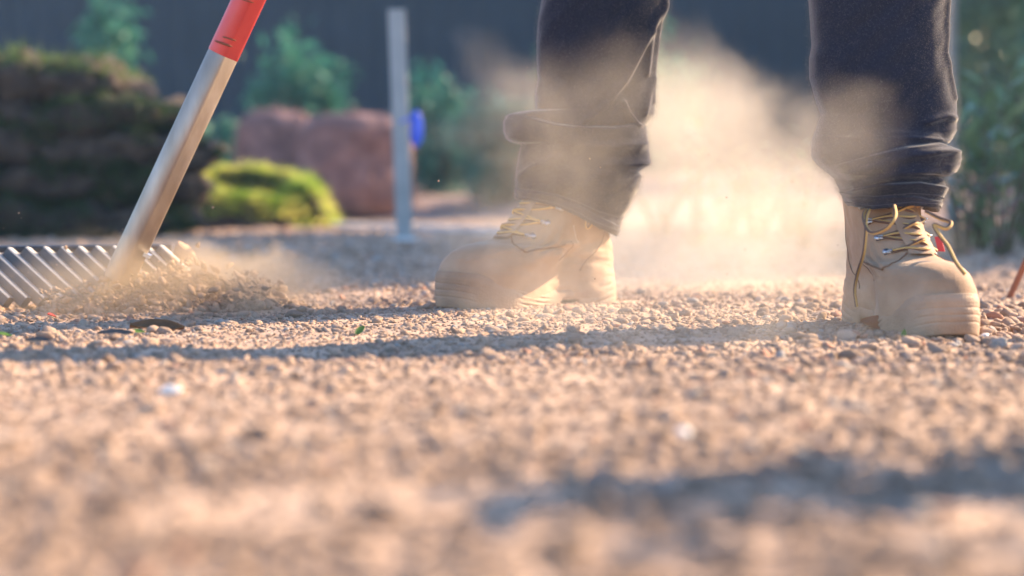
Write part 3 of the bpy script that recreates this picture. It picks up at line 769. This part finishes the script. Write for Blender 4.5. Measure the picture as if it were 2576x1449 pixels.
def build_boot(B, label, lace_rows, extra):
    V, F = B.upper(); up = person.part('boot', V, F, M['leather']); up['label'] = label
    V, F = B.sole(); person.part('sole', V, F, M['rubber'], parent=up)
    def seam(path, r=.0009, m='seam', name='seam', out=.0003):
        P = []
        for (a, b2_) in zip(path[:-1], path[1:]):
            for q in np.linspace(0, 1, 7)[:-1]: P.append((a[0] + (b2_[0]-a[0])*q, a[1] + (b2_[1]-a[1])*q))
        P.append(path[-1])
        for sd in (1, -1):
            W = np.array([B.p(a, b_, sd, out) for a, b_ in P]); person.part(name, *tube(W, r, 6, len(W) * 2)[:2], M[m], parent=up)
    seam([(.62, .965), (.57, .92), (.50, .855), (.435, .785), (.405, .735), (.44, .67), (.50, .58), (.54, .52)], .0016)
    seam([(.59, .50), (.52, .43), (.42, .41), (.32, .45)])
    seam([(.98, .12), (.75, .14), (.55, .19), (.40, .24), (.25, .28)])
    # white stitching beside the quarter edge
    mb = MB()
    for sd in (1,):
        for q in np.linspace(0, 1, 12):
            a, b_ = .585 + .11 * q, .41 + .13 * q
            p0, p1 = B.p(a, b_, sd, .0012), B.p(a + .006, b_ + .007, sd, .0012)
            mb.add(*tube([p0, p1], .0007, 5)[:2])
    V, F, _ = mb.get(); tag(person.part('stitching', V, F, M['stitch'], parent=up), kind='stuff')
    # tongue
    T = []
    for t_ in np.linspace(.60, .985, 14):
        for q in np.linspace(-1, 1, 9):
            f = B.ring(np.array([t_]), np.array([1.0]), np.array([1.0]))[0]
            T.append(f + np.array([.0045 - .010 * q * q, q * .021, .003]))
    F = [[i*9 + k, i*9 + k + 1, (i+1)*9 + k + 1, (i+1)*9 + k] for i in range(13) for k in range(8)]
    person.part('tongue', B.w(np.array(T)), F, M['leather'], parent=up)
    # eyelets, hooks and laces
    rows = lace_rows
    for t_, sv in rows:
        for sd in (1, -1):
            a = B.p(t_, sv, sd, .0012); a2 = B.p(t_, sv - .045, sd, .0012); o_ = B.p(t_, sv, sd, .02) - a; o_ /= np.linalg.norm(o_)
            ln = a2 - a; ln /= np.linalg.norm(ln); sd_ = np.cross(ln, o_)
            mb = MB()
            mb.add(*tube([a2 - o_ * .002, a2 + o_ * .0022], .0052, 12)[:2])
            mb.add(*box((a + a2) / 2 + o_ * .0012, (a - a2) * .5, sd_ * .0032, o_ * .0008))
            mb.add(*tube([a, a + o_ * .006, a + o_ * .007 + ln * .006], .0017, 6, 8)[:2])
            V, F, _ = mb.get(); person.part('lace_hook', V, F, M['steel'], parent=up)
    def lace(P, n=26, r=.0028):
        V, F, Mi = tube(P, r, 8, n, striped=True)
        person.part('lace', V, F, [M['lace_y'], M['lace_b']], parent=up, mat_idx=Mi)
    for k, (t_, sv) in enumerate(rows):
        L_, R_ = B.p(t_, sv + .01, 1, .005), B.p(t_, sv + .01, -1, .005)
        front = B.w(B.ring(np.array([t_]), np.array([1.0]), np.array([1.0]))[0] + np.array([.006, 0, .003]))
        lace([L_, L_ * .55 + front * .45 + np.array([0, 0, .003]), front, R_ * .55 + front * .45 + np.array([0, 0, .003]), R_])
        if k + 1 < len(rows):
            t2_, s2_ = rows[k + 1]
            f2 = B.w(B.ring(np.array([(t_ + t2_) / 2]), np.array([1.0]), np.array([1.0]))[0] + np.array([.008, 0, .003]))
            lace([L_, L_ * .5 + f2 * .5, f2, f2 * .5 + B.p(t2_, s2_ + .01, -1, .004) * .5, B.p(t2_, s2_ + .01, -1, .004)])
            lace([R_, R_ * .5 + f2 * .5, f2 + np.array([0, 0, .004]), f2 * .5 + B.p(t2_, s2_ + .01, 1, .004) * .5, B.p(t2_, s2_ + .01, 1, .004)])
    extra(B, up, lace)

ROWS = [(.63, .88), (.705, .84), (.78, .79), (.85, .76), (.92, .74)]
folds_a = [(.36, .56, .13, .09, .010, 1), (.34, .47, .10, .045, .012, 1), (.40, .375, .12, .035, -.009, 1), (.55, .46, .05, .08, .008, 1), (.50, .54, .03, .06, -.006, 1), (.30, .50, .05, .10, -.004, 1), (.66, .55, .06, .08, .003, 0)]
folds_b = [(.42, .58, .10, .09, .004, 0), (.52, .46, .06, .06, .004, 0), (.42, .44, .08, .035, -.005, 0)]

yawA = math.radians(180 + 35)
heelA = at(1531, 762, 3.73); heelA.z = -.010
BA = Boot(heelA, yawA, 1.12, folds_a, 'a')
def extra_a(B, up, lace):
    # a lace loop hanging out from under the hem, seam tab
    a = B.p(.95, .46, 1, .006); b_ = B.p(.70, .40, 1, .008); c_ = B.p(.93, .33, 1, .006)
    lace([a, (a + b_) / 2 + np.array([-.006, -.004, 0]), b_ + np.array([-.004, -.004, .0]), b_ + np.array([.004, -.004, 0]), (c_ + b_) / 2 + np.array([.008, -.004, .006]), c_], 24, .0024)
build_boot(BA, 'dusty tan boot side-on with sunlit heel', ROWS, extra_a)

yawB = math.radians(-90 + 15)
heelB = at(2158, 800, 3.27); heelB.z = -.012
BB = Boot(heelB, yawB, 1.05, folds_b, 'b')
def extra_b(B, up, lace):
    d = 3.10
    lace([np.array(at(x, y, dd)) for x, y, dd in ((2195, 515, 3.13), (2180, 545, 3.08), (2178, 590, 3.05), (2172, 640, 3.05), (2158, 685, 3.08), (2150, 730, 3.10), (2155, 772, 3.10))], 40)
    lace([np.array(at(x, y, dd)) for x, y, dd in ((2188, 518, 3.13), (2172, 545, 3.09), (2190, 585, 3.03), (2230, 575, 2.98), (2252, 545, 2.98), (2250, 518, 3.04))], 40)
    lace([np.array(at(x, y, dd)) for x, y, dd in ((2330, 532, 3.02), (2365, 550, 2.99), (2392, 560, 2.97), (2380, 575, 2.96), (2350, 566, 2.97), (2362, 590, 2.96), (2385, 620, 2.95), (2405, 660, 2.93), (2428, 690, 2.92))], 50, .003)
    c_ = np.array(at(2364, 614, 3.03))
    person.part('pull_tab', *box(c_, (.0045, -.002, 0), (.0005, .0015, 0), (-.003, 0, .011)), M['tab'], parent=up, smooth=False)
build_boot(BB, 'tan boot seen toe-on with laces trailing', ROWS, extra_b)

# ---- trousers
def leg(ltab, rtab, ybot, ymax, dep, hd, ledges, ridges, top_c, seed, nrow=300, nring=176, ytop=0, flare=0):
    """One trouser leg from the hem to just above the frame, then on to the hip."""
    rows = np.linspace(ytop, ymax, nrow)
    l = np.interp(rows, *zip(*ltab)); r = np.interp(rows, *zip(*rtab))
    kk = np.hanning(91); kk /= kk.sum(); ls, rs = (np.convolve(np.pad(q, 45, 'edge'), kk, 'valid') for q in (l, r))
    th = np.linspace(0, 2 * math.pi, nring, endpoint=False)
    c = np.cos(th); s = np.sin(th)
    cx_, sy_ = np.sign(c) * np.abs(c)**.85, np.sign(s) * np.abs(s)**.75
    V = np.zeros((nrow, nring, 3)); PX = np.zeros((nrow, nring)); PY = np.zeros((nrow, nring))
    xb, yb = zip(*ybot)
    for i, y in enumerate(rows):
        px = (l[i] + r[i]) / 2 + (r[i] - l[i]) / 2 * cx_
        yb_ = np.interp(px, xb, yb)
        y0 = 400.0
        py = np.where(y > y0, y0 + (y - y0) * (yb_ - y0) / (ymax - y0), y)
        hdi = hd * (rs[i] - ls[i]) / 300.0 * (1 + flare * float(sstep(300, 520, y)))
        sc = dep(y)
        for k in range(nring):
            r_ = ray(px[k], py[k]); q = sc / r_.y
            V[i, k] = (r_.x * q, sc + hdi * sy_[k], CAM_H + r_.z * q)
        PX[i] = px; PY[i] = py
    nrm = np.stack([cx_, sy_ * 1.0, np.zeros(nring)], -1); nrm /= np.linalg.norm(nrm, axis=1)[:, None]
    front = np.clip(-s * 1.5 + .5, 0, 1)
    D = np.zeros((nrow, nring))
    def polydist(poly):
        best = np.full(PX.shape, 1e9); sgn = np.zeros(PX.shape)
        for (ax, ay), (bx, by) in zip(poly[:-1], poly[1:]):
            ux, uy = bx - ax, by - ay; L2 = ux*ux + uy*uy
            t_ = np.clip(((PX - ax)*ux + (PY - ay)*uy) / L2, 0, 1)
            dx, dy = PX - ax - t_*ux, PY - ay - t_*uy; dd = np.hypot(dx, dy)
            sg = np.sign(ux*dy - uy*dx); m_ = dd < best
            best = np.where(m_, dd, best); sgn = np.where(m_, sg, sgn)
        return best, sgn
    for poly, amp, sig in ridges:
        b_, _ = polydist(poly); D += 1.25 * amp * np.exp(-(b_ / sig)**2)
    for poly, amp, sharp, fall in ledges:                     # cloth below/right of the line stands proud, then eases back
        b_, sg = polydist(poly); u = b_ * sg
        D += 1.35 * amp * sstep(-sharp, sharp, u) * np.exp(-np.clip(u, 0, None) / fall)
    # broad drape and small puckers
    for i in range(nrow):
        for k in range(nring):
            v = Vector(V[i, k])
            g = .005 * mnoise.noise(Vector((v.x * 11, v.y * 11, v.z * 6 + seed))) + .0026 * mnoise.noise(Vector((v.x * 34, v.y * 34, v.z * 22 + seed))) + .004 * mnoise.noise(Vector(((v.x + v.z) * 10, v.y * 8, (v.z - v.x) * 34 + seed)))
            D[i, k] += g + (.006 * mnoise.noise(Vector((v.x * 9, v.y * 9, v.z * 55 + seed))) * float(sstep(300, 380, np.array(PY[i, k]))))
    edge = 1 - .75 * np.abs(cx_)**6
    V += nrm[None] * (D * (front * .85 + .15) * edge)[..., None]
    # up to the hip, out of the frame
    up = []
    t0 = V[0]; c0 = t0.mean(0)
    for q in np.linspace(.12, 1, 10):
        c1 = np.array(top_c); ce = c0 + (c1 - c0) * q
        up.append(ce + (t0 - c0) * np.array([1 - .06 * q, 1 + .15 * q, 0]))
    ring = up[::-1] + list(V)
    # hem turned under
    bot = V[-1]; cb_ = bot.mean(0)
    for q, dz in ((.985, -.002), (.95, -.001), (.93, .012), (.90, .05)):
        ring.append(cb_ + (bot - cb_) * np.array([q, q, 1]) + np.array([0, 0, dz]))
    n = len(ring); R = np.concatenate(ring)
    F = [[i*nring + k, (i+1)*nring + k, (i+1)*nring + (k+1) % nring, i*nring + (k+1) % nring] for i in range(n - 1) for k in range(nring)]
    return R, F, V

LA = [(0,1362),(60,1353),(100,1350),(150,1350),(200,1353),(235,1346),(262,1345),(277,1348),(283,1300),(290,1276),(305,1268),(330,1267),(350,1274),(358,1285),(364,1310),(400,1303),(450,1299),(480,1297),(600,1297)]
RA = [(0,1676),(50,1668),(100,1659),(150,1651),(200,1647),(250,1647),(290,1645),(312,1630),(320,1620),(335,1623),(370,1629),(400,1633),(414,1637),(424,1616),(434,1602),(445,1611),(480,1604),(520,1586),(560,1562),(600,1552)]
YA = [(1290,498),(1330,500),(1400,517),(1450,540),(1500,570),(1555,593)]
ridA = [([(1680,-10),(1640,62),(1600,140),(1560,212),(1510,276),(1455,319)], .011, 9), ([(1664,0),(1650,100),(1643,200),(1641,260)], .008, 6),
        ([(1636,90),(1625,150),(1622,190)], .006, 7), ([(1562,262),(1572,285),(1590,312)], .007, 6), ([(1640,200),(1615,290)], .005, 7),
        ([(1300,448),(1335,425),(1400,395)], .005, 9), ([(1420,480),(1500,440),(1590,430)], .005, 12), ([(1440,360),(1520,372),(1610,360)], .004, 14)]
ledA = [([(1340,300),(1400,316),(1452,323),(1540,323),(1600,314),(1630,322)], .012, 4, 60), ([(1560,470),(1590,445),(1625,420)], .006, 4, 40), ([(1290,476),(1400,490),(1480,530),(1560,575)], .004, 3, 200)]
anA = BA.w(np.array([[.078, 0, .2]]))[0]
legA = leg(LA, RA, YA, 600, lambda y: float(anA[1]) - .01, .088, ledA, ridA, (.20, 3.52, .93), 3)
LB = [(0,2037),(60,2042),(113,2045),(146,2039),(194,2040),(250,2055),(288,2068),(320,2056),(350,2047),(389,2045),(431,2062),(470,2086),(495,2104),(600,2135)]
RB = [(0,2386),(65,2382),(136,2377),(200,2391),(260,2398),(300,2400),(330,2399),(352,2386),(366,2366),(373,2376),(382,2398),(400,2405),(425,2403),(450,2392),(463,2376),(470,2352),(478,2362),(494,2367),(515,2366),(560,2358),(600,2352)]
YB = [(2080,496),(2130,514),(2180,522),(2260,512),(2320,518),(2360,534)]
ridB = [([(2372,0),(2366,70),(2360,140),(2374,190),(2386,250)], .006, 7), ([(2300,310),(2350,296),(2385,300)], .006, 9), ([(2130,440),(2210,405),(2330,380),(2375,374)], .006, 11),
        ([(2140,470),(2230,438),(2330,440)], .006, 10), ([(2120,345),(2220,338),(2330,350)], .004, 9), ([(2220,120),(2190,330)], .003, 40)]
ledB = [([(2160,395),(2240,372),(2320,362),(2372,374)], .010, 4, 45), ([(2120,480),(2200,462),(2280,458),(2360,470)], .009, 4, 40), ([(2090,345),(2160,350),(2260,346),(2372,356)], .005, 5, 60), ([(2070,478),(2130,497),(2260,492),(2370,512)], .004, 3, 200)]
anB = BB.w(np.array([[.078, 0, .2]]))[0]
legB = leg(LB, RB, YB, 600, lambda y: float(anB[1]) + .01 - .02 * float(sstep(300, 520, y)), .085, ledB, ridB, (.42, 3.30, .93), 9, flare=.35)
mb = MB(); mb.add(legA[0], legA[1]); mb.add(legB[0], legB[1])
# hips
hip = []
for z, wx, wy in ((.80, .20, .12), (.88, .215, .135), (.96, .21, .13), (1.04, .19, .115), (1.06, .18, .105)):
    for k in range(40):
        a = 2 * math.pi * k / 40; hip.append((.31 + wx * math.cos(a), 3.41 + wy * math.sin(a), z))
Fh = [[i*40 + k, i*40 + (k+1) % 40, (i+1)*40 + (k+1) % 40, (i+1)*40 + k] for i in range(4) for k in range(40)] + [list(range(40))[::-1], list(range(160, 200))]
mb.add(hip, Fh)
V, F, _ = mb.get()
tr = person.part('trousers', V, F, M['denim'])
# stitched hem bands
for L_ in (legA, legB):
    G = L_[2]; rows = G[-26:]; c_ = rows.mean((0, 1))
    Vh = (c_ + (rows - c_) * np.array([1.012, 1.012, 1.0])).reshape(-1, 3); nr = G.shape[1]
    Fh = [[i*nr + k, (i+1)*nr + k, (i+1)*nr + (k+1) % nr, i*nr + (k+1) % nr] for i in range(25) for k in range(nr)]
    person.part('hem', Vh, Fh, M['denim_hem'], parent=tr)
    for row, sc_ in ((-25, 1.014), (-6, 1.014)):
        rg = c_ + (G[row] - c_) * np.array([sc_, sc_, 1.0]); rg = np.vstack([rg, rg[:1]])
        person.part('hem_stitch', *tube(rg, .0007, 5, caps=False)[:2], M['hem_thread'], parent=tr)

# fibres standing off the cloth
for L_, sd in ((legA, 5), (legB, 6)):
    G = L_[2]; e1 = np.gradient(G, axis=1); e0 = np.gradient(G, axis=0); Nn = np.cross(e0, e1); Nn /= np.linalg.norm(Nn, axis=2)[:, :, None] + 1e-12
    cen = G.mean(1, keepdims=True); Nn *= np.sign((Nn * (G - cen)).sum(2, keepdims=True))
    FV, FF = grass_blades(G.reshape(-1, 3), Nn.reshape(-1, 3) - np.array([0, 0, .25]), 150000, .0020, .000042, sd, .7)
    tag(person.part('cloth_fuzz', FV, FF, M['fuzz'], parent=tr), kind='stuff')

# ------------------------------------------------------------------ loose pieces on the ground
CL = [clod_mesh('soil_clod', 300 + i, M['clod'], 3, .8) for i in range(6)]
def clod(px, py, rpx, label, group=None, me=None, cat='soil clod', name='soil_clod', lift=.35):
    g = on_ground(px, py + rpx * .4); r = rpx / F_PX * g.y
    o = obj(name, me or random.choice(CL)); z = float(gh(g.x, g.y))
    o.location = (g.x, g.y, z + r * lift); o.scale = (r * random.uniform(.95, 1.25), r * random.uniform(.9, 1.1), r * random.uniform(.75, 1.0))
    o.rotation_euler = (random.gauss(0, .25), random.gauss(0, .25), random.uniform(0, 6.28))
    return tag(o, label, cat, group)
M_GREY = clod_mesh('stone', 400, M['clod_grey'], 3, .8); M_PALE = clod_mesh('stone', 401, M['pale_stone'], 3, .8); M_RED = clod_mesh('stone', 402, M['clod_red'], 3, .8)
clod(2513, 850, 26, 'rounded brown stone right of the toe-on boot', me=M_GREY, cat='stone', name='stone')
clod(2370, 862, 24, 'broad tan clod in front of the toe-on boot')
clod(2205, 805, 24, 'grey clod against the arch of the toe-on boot', me=M_GREY, cat='stone', name='stone')
clod(2145, 833, 22, 'pinkish stone left of the fallen red leaf', me=M_RED, cat='stone', name='stone')
clod(2480, 832, 13, 'small pale stone beside the toe tip of the toe-on boot', me=M_PALE, cat='stone', name='stone')
clod(2340, 812, 20, 'tan clod tucked under the toe-on boot front')
clod(2560, 836, 18, 'tan clod at the right edge of the picture')
clod(428, 981, 24, 'white pebble shining on the near ground at left', me=M_PALE, cat='pebble', name='pebble')
clod(740, 785, 20, 'rounded clod between the rake and the side-on boot')
clod(275, 768, 19, 'rough clod below the rake head')
clod(228, 772, 17, 'knobbly clod just left of another clod below the rake')
clod(1455, 780, 17, 'clod lying under the arch of the side-on boot')
clod(1715, 1330, 0.1 + 44, 'large blurred clod close to the camera') if False else None
clod(1420, 1400, 55, 'large blurred clod very close to the camera')
clod(1722, 1095, 20, 'pale pebble out of focus on the near ground', me=M_PALE, cat='pebble', name='pebble')
for i in range(46):
    py = random.choice([random.uniform(770, 815), random.uniform(815, 880), random.uniform(880, 1010)])
    px = random.uniform(20, 2560)
    if 1060 < px < 1580 and py < 790 or 2080 < px < 2480 and py < 850: continue
    clod(px, py, random.uniform(10, 17), 'loose tan clod of dry soil on the raked ground', 'loose clods on the raked ground')

def leaf_piece(px, py, L, W, yaw, m, label, cat, name, tilt=.25, curl=.4):
    g = on_ground(px, py); z = float(gh(g.x, g.y)) + .006
    V = []; n = 9
    for i in range(n):
        u = i / (n - 1); wv = math.sin(math.pi * min(1, u * .96 + .02))**.8 * W; x = (u - .5) * L
        for q in (-1, -.5, 0, .5, 1):
            V.append((x, q * wv, curl * W * q * q + .035 * L * math.sin(u * 3.1) + random.uniform(-1, 1) * W * .04))
    F = [[i*5 + k, i*5 + k + 1, (i+1)*5 + k + 1, (i+1)*5 + k] for i in range(n - 1) for k in range(4)]
    top = np.array(V); bot = top - np.array([0, 0, .0006]); m_ = len(V)
    F2 = F + [[a + m_ for a in f[::-1]] for f in F]
    o = obj(name, mesh(name, np.concatenate([top, bot]), F2, m)); o.location = (g.x, g.y, z); o.rotation_euler = (.55 + random.uniform(-.2, .2), tilt, yaw)
    return tag(o, label, cat)
leaf_piece(2215, 828, .062, .014, -.35, M['dead_leaf'], 'curled red-brown leaf lying against the toe-on boot', 'leaf', 'fallen_leaf', .15)
leaf_piece(2272, 842, .020, .004, 1.1, M['green_bit'], 'tiny green blade beside the red-brown leaf', 'grass blade', 'grass_blade', -.8)
leaf_piece(395, 832, .08, .014, .1, M['dark_leaf'], 'long dark brown leaf lying in front of the rake', 'leaf', 'fallen_leaf', .05)
leaf_piece(345, 842, .022, .004, .4, M['green_bit'], 'green leaf scrap under the long brown leaf', 'leaf', 'leaf_scrap', .1)
leaf_piece(10, 842, .024, .005, .3, M['green_bit'], 'yellow-green leaf scrap at the left edge', 'leaf', 'leaf_scrap', .2)
leaf_piece(905, 836, .022, .005, .8, M['green_bit'], 'small green scrap midway between rake and boot', 'leaf', 'leaf_scrap', -.6)
leaf_piece(100, 866, .04, .008, .2, M['chip'], 'dark slate chip in the shade at left', 'chip', 'slate_chip', .1)
leaf_piece(290, 850, .05, .006, .1, M['chip'], 'bluish flat chip beside the long brown leaf', 'chip', 'slate_chip', .0)
leaf_piece(130, 795, .018, .005, .9, M['tab'], 'small red scrap on the pebbles below the rake', 'scrap', 'red_scrap', .3)
# clods thrown up by the rake
for k, (px, py, d, r, lab) in enumerate([(462, 634, 3.62, .020, 'largest clod of soil flying up right of the rake'), (497, 616, 3.62, .006, 'tiny crumb flying above the thrown clod'),
        (575, 668, 3.6, .008, 'crumb tumbling off the right of the soil heap'), (640, 690, 3.58, .007, 'crumb landing farthest right of the soil heap'), (165, 622, 3.6, .005, 'crumb hopping above the rake teeth')]):
    o = obj('thrown_clod', CL[k]); o.location = at(px, py, d); o.scale = (r * 1.1, r * .8, r * 1.0); o.rotation_euler = (k, .6, k * 2); tag(o, lab, 'soil clod')

# ------------------------------------------------------------------ dust in the air
def volume_mat(name, color, aniso, blobs, nscale, dens, gate=.16, wisp=2.2):
    m = bpy.data.materials.new(name); m.use_nodes = True; n = m.node_tree.nodes; l = m.node_tree.links; n.clear()
    o = n.new('ShaderNodeOutputMaterial'); v = n.new('ShaderNodeVolumePrincipled'); l.new(v.outputs[0], o.inputs['Volume'])
    v.inputs['Color'].default_value = (*color, 1); v.inputs['Anisotropy'].default_value = aniso
    if blobs is None: v.inputs['Density'].default_value = dens; return m
    tc = n.new('ShaderNodeTexCoord')
    def math_(op, a, b=None, c=None):
        q = n.new('ShaderNodeMath'); q.operation = op
        for i, s in enumerate((a, b, c)):
            if s is None: continue
            if isinstance(s, (int, float)): q.inputs[i].default_value = s
            else: l.new(s, q.inputs[i])
        return q.outputs[0]
    acc = None
    nz0 = n.new('ShaderNodeTexNoise'); nz0.inputs['Scale'].default_value = 4.5; nz0.inputs['Detail'].default_value = 3
    l.new(tc.outputs['Object'], nz0.inputs['Vector'])
    vm = n.new('ShaderNodeVectorMath'); vm.operation = 'MULTIPLY_ADD'; l.new(nz0.outputs['Color'], vm.inputs[0]); vm.inputs[1].default_value = (.22, .22, .22); vm.inputs[2].default_value = (-.11, -.11, -.11)
    ad = n.new('ShaderNodeVectorMath'); ad.operation = 'ADD'; l.new(tc.outputs['Object'], ad.inputs[0]); l.new(vm.outputs[0], ad.inputs[1])
    for (c, r, a) in blobs:
        sb = n.new('ShaderNodeVectorMath'); sb.operation = 'SUBTRACT'; l.new(ad.outputs[0], sb.inputs[0]); sb.inputs[1].default_value = c
        dv = n.new('ShaderNodeVectorMath'); dv.operation = 'DIVIDE'; l.new(sb.outputs[0], dv.inputs[0]); dv.inputs[1].default_value = r
        ln = n.new('ShaderNodeVectorMath'); ln.operation = 'LENGTH'; l.new(dv.outputs[0], ln.inputs[0])
        mr = n.new('ShaderNodeMapRange'); mr.interpolation_type = 'SMOOTHSTEP'; l.new(ln.outputs['Value'], mr.inputs[0])
        mr.inputs[1].default_value = 1.0; mr.inputs[2].default_value = .25; mr.inputs[3].default_value = 0; mr.inputs[4].default_value = a
        acc = mr.outputs[0] if acc is None else math_('ADD', acc, mr.outputs[0])
    nz = n.new('ShaderNodeTexNoise'); nz.inputs['Scale'].default_value = nscale; nz.inputs['Detail'].default_value = 7; nz.inputs['Roughness'].default_value = .58; nz.inputs['Distortion'].default_value = .8
    l.new(ad.outputs[0], nz.inputs['Vector'])
    e = math_('ADD', math_('MULTIPLY_ADD', acc, 1.15, -gate), math_('MULTIPLY_ADD', nz.outputs[0], wisp, -.5 * wisp))
    e = math_('MINIMUM', math_('MAXIMUM', e, 0.0), 1.6)
    sm = n.new('ShaderNodeMapRange'); sm.interpolation_type = 'SMOOTHSTEP'; l.new(acc, sm.inputs[0]); sm.inputs[1].default_value = 0; sm.inputs[2].default_value = .18
    l.new(math_('MULTIPLY', math_('MULTIPLY', e, sm.outputs[0]), dens), v.inputs['Density'])
    return m
def hull(name, c, r, m, label):
    V, F = icosphere(3); o = obj(name, mesh(name, V * np.array(r) + np.array(c), np.array(F), m)); return tag(o, label, kind='stuff')
blobs = [((.38, 4.22, .02), (.70, .56, .32), .62),       # low bank between the boots
         ((.42, 4.15, .22), (.40, .45, .32), .72),       # rising middle
         ((.24, 4.0, .38), (.36, .38, .20), .72),        # top, drifting left behind the leg
         ((.06, 3.28, .12), (.28, .20, .22), .72),       # in front of the near boot and hem
         ((-.05, 3.42, .36), (.17, .2, .17), .42),       # wisp left of the leg
         ((.12, 3.26, .33), (.22, .17, .18), .70),
         ((.42, 2.98, .21), (.13, .14, .20), .75),       # wisp over the edge of the straight leg
         ((.46, 2.95, .30), (.15, .12, .10), .48),
         ((.22, 2.9, .02), (.50, .45, .11), .55)]
dm = volume_mat('dust', (.93, .84, .73), .40, blobs, 6.5, 1.08)
hull('dust_cloud', (.32, 3.75, .16), (.95, 1.35, .66), dm, 'sunlit tan dust cloud drifting between the legs')
dm2 = volume_mat('rake_dust', (.85, .68, .48), .4, [((-.58, 3.46, .04), (.42, .24, .11), 1.0), ((-.48, 3.5, .06), (.26, .2, .10), .8)], 16.0, 3.6)
hull('dust_puff', (-.60, 3.52, .06), (.5, .35, .2), dm2, 'low puff of dust over the soil at the rake')

# grit in the air
def grit():
    n = 170; k = RNG.random(n) < .6
    x = np.where(k, RNG.normal(-.62, .22, n), RNG.normal(.3, .3, n)); y = np.where(k, RNG.normal(3.55, .1, n), RNG.normal(3.5, .3, n))
    z = np.where(k, .03 + np.abs(RNG.normal(0, .06, n)), .02 + np.abs(RNG.normal(0, .18, n))); r = .0005 + .0014 * RNG.random(n)**3
    return scatter('flying_grit', np.stack([x, y, z], 1), np.stack([r, r * .8, r * 1.4], 1), RNG.uniform(0, 6, (n, 3)), RNG.integers(0, 8, n), 'specks of grit flying above the rake and in the dust')
grit()
hz = volume_mat('air', (.48, .72, 1.0), .2, None, 1, .0020)
V, F = box((0, 29, 2.0), (40, 0, 0), (0, 40, 0), (0, 0, 3.4))
tag(obj('haze', mesh('haze', V, F, hz, smooth=False)), 'pale haze in the low sunlight', kind='stuff')
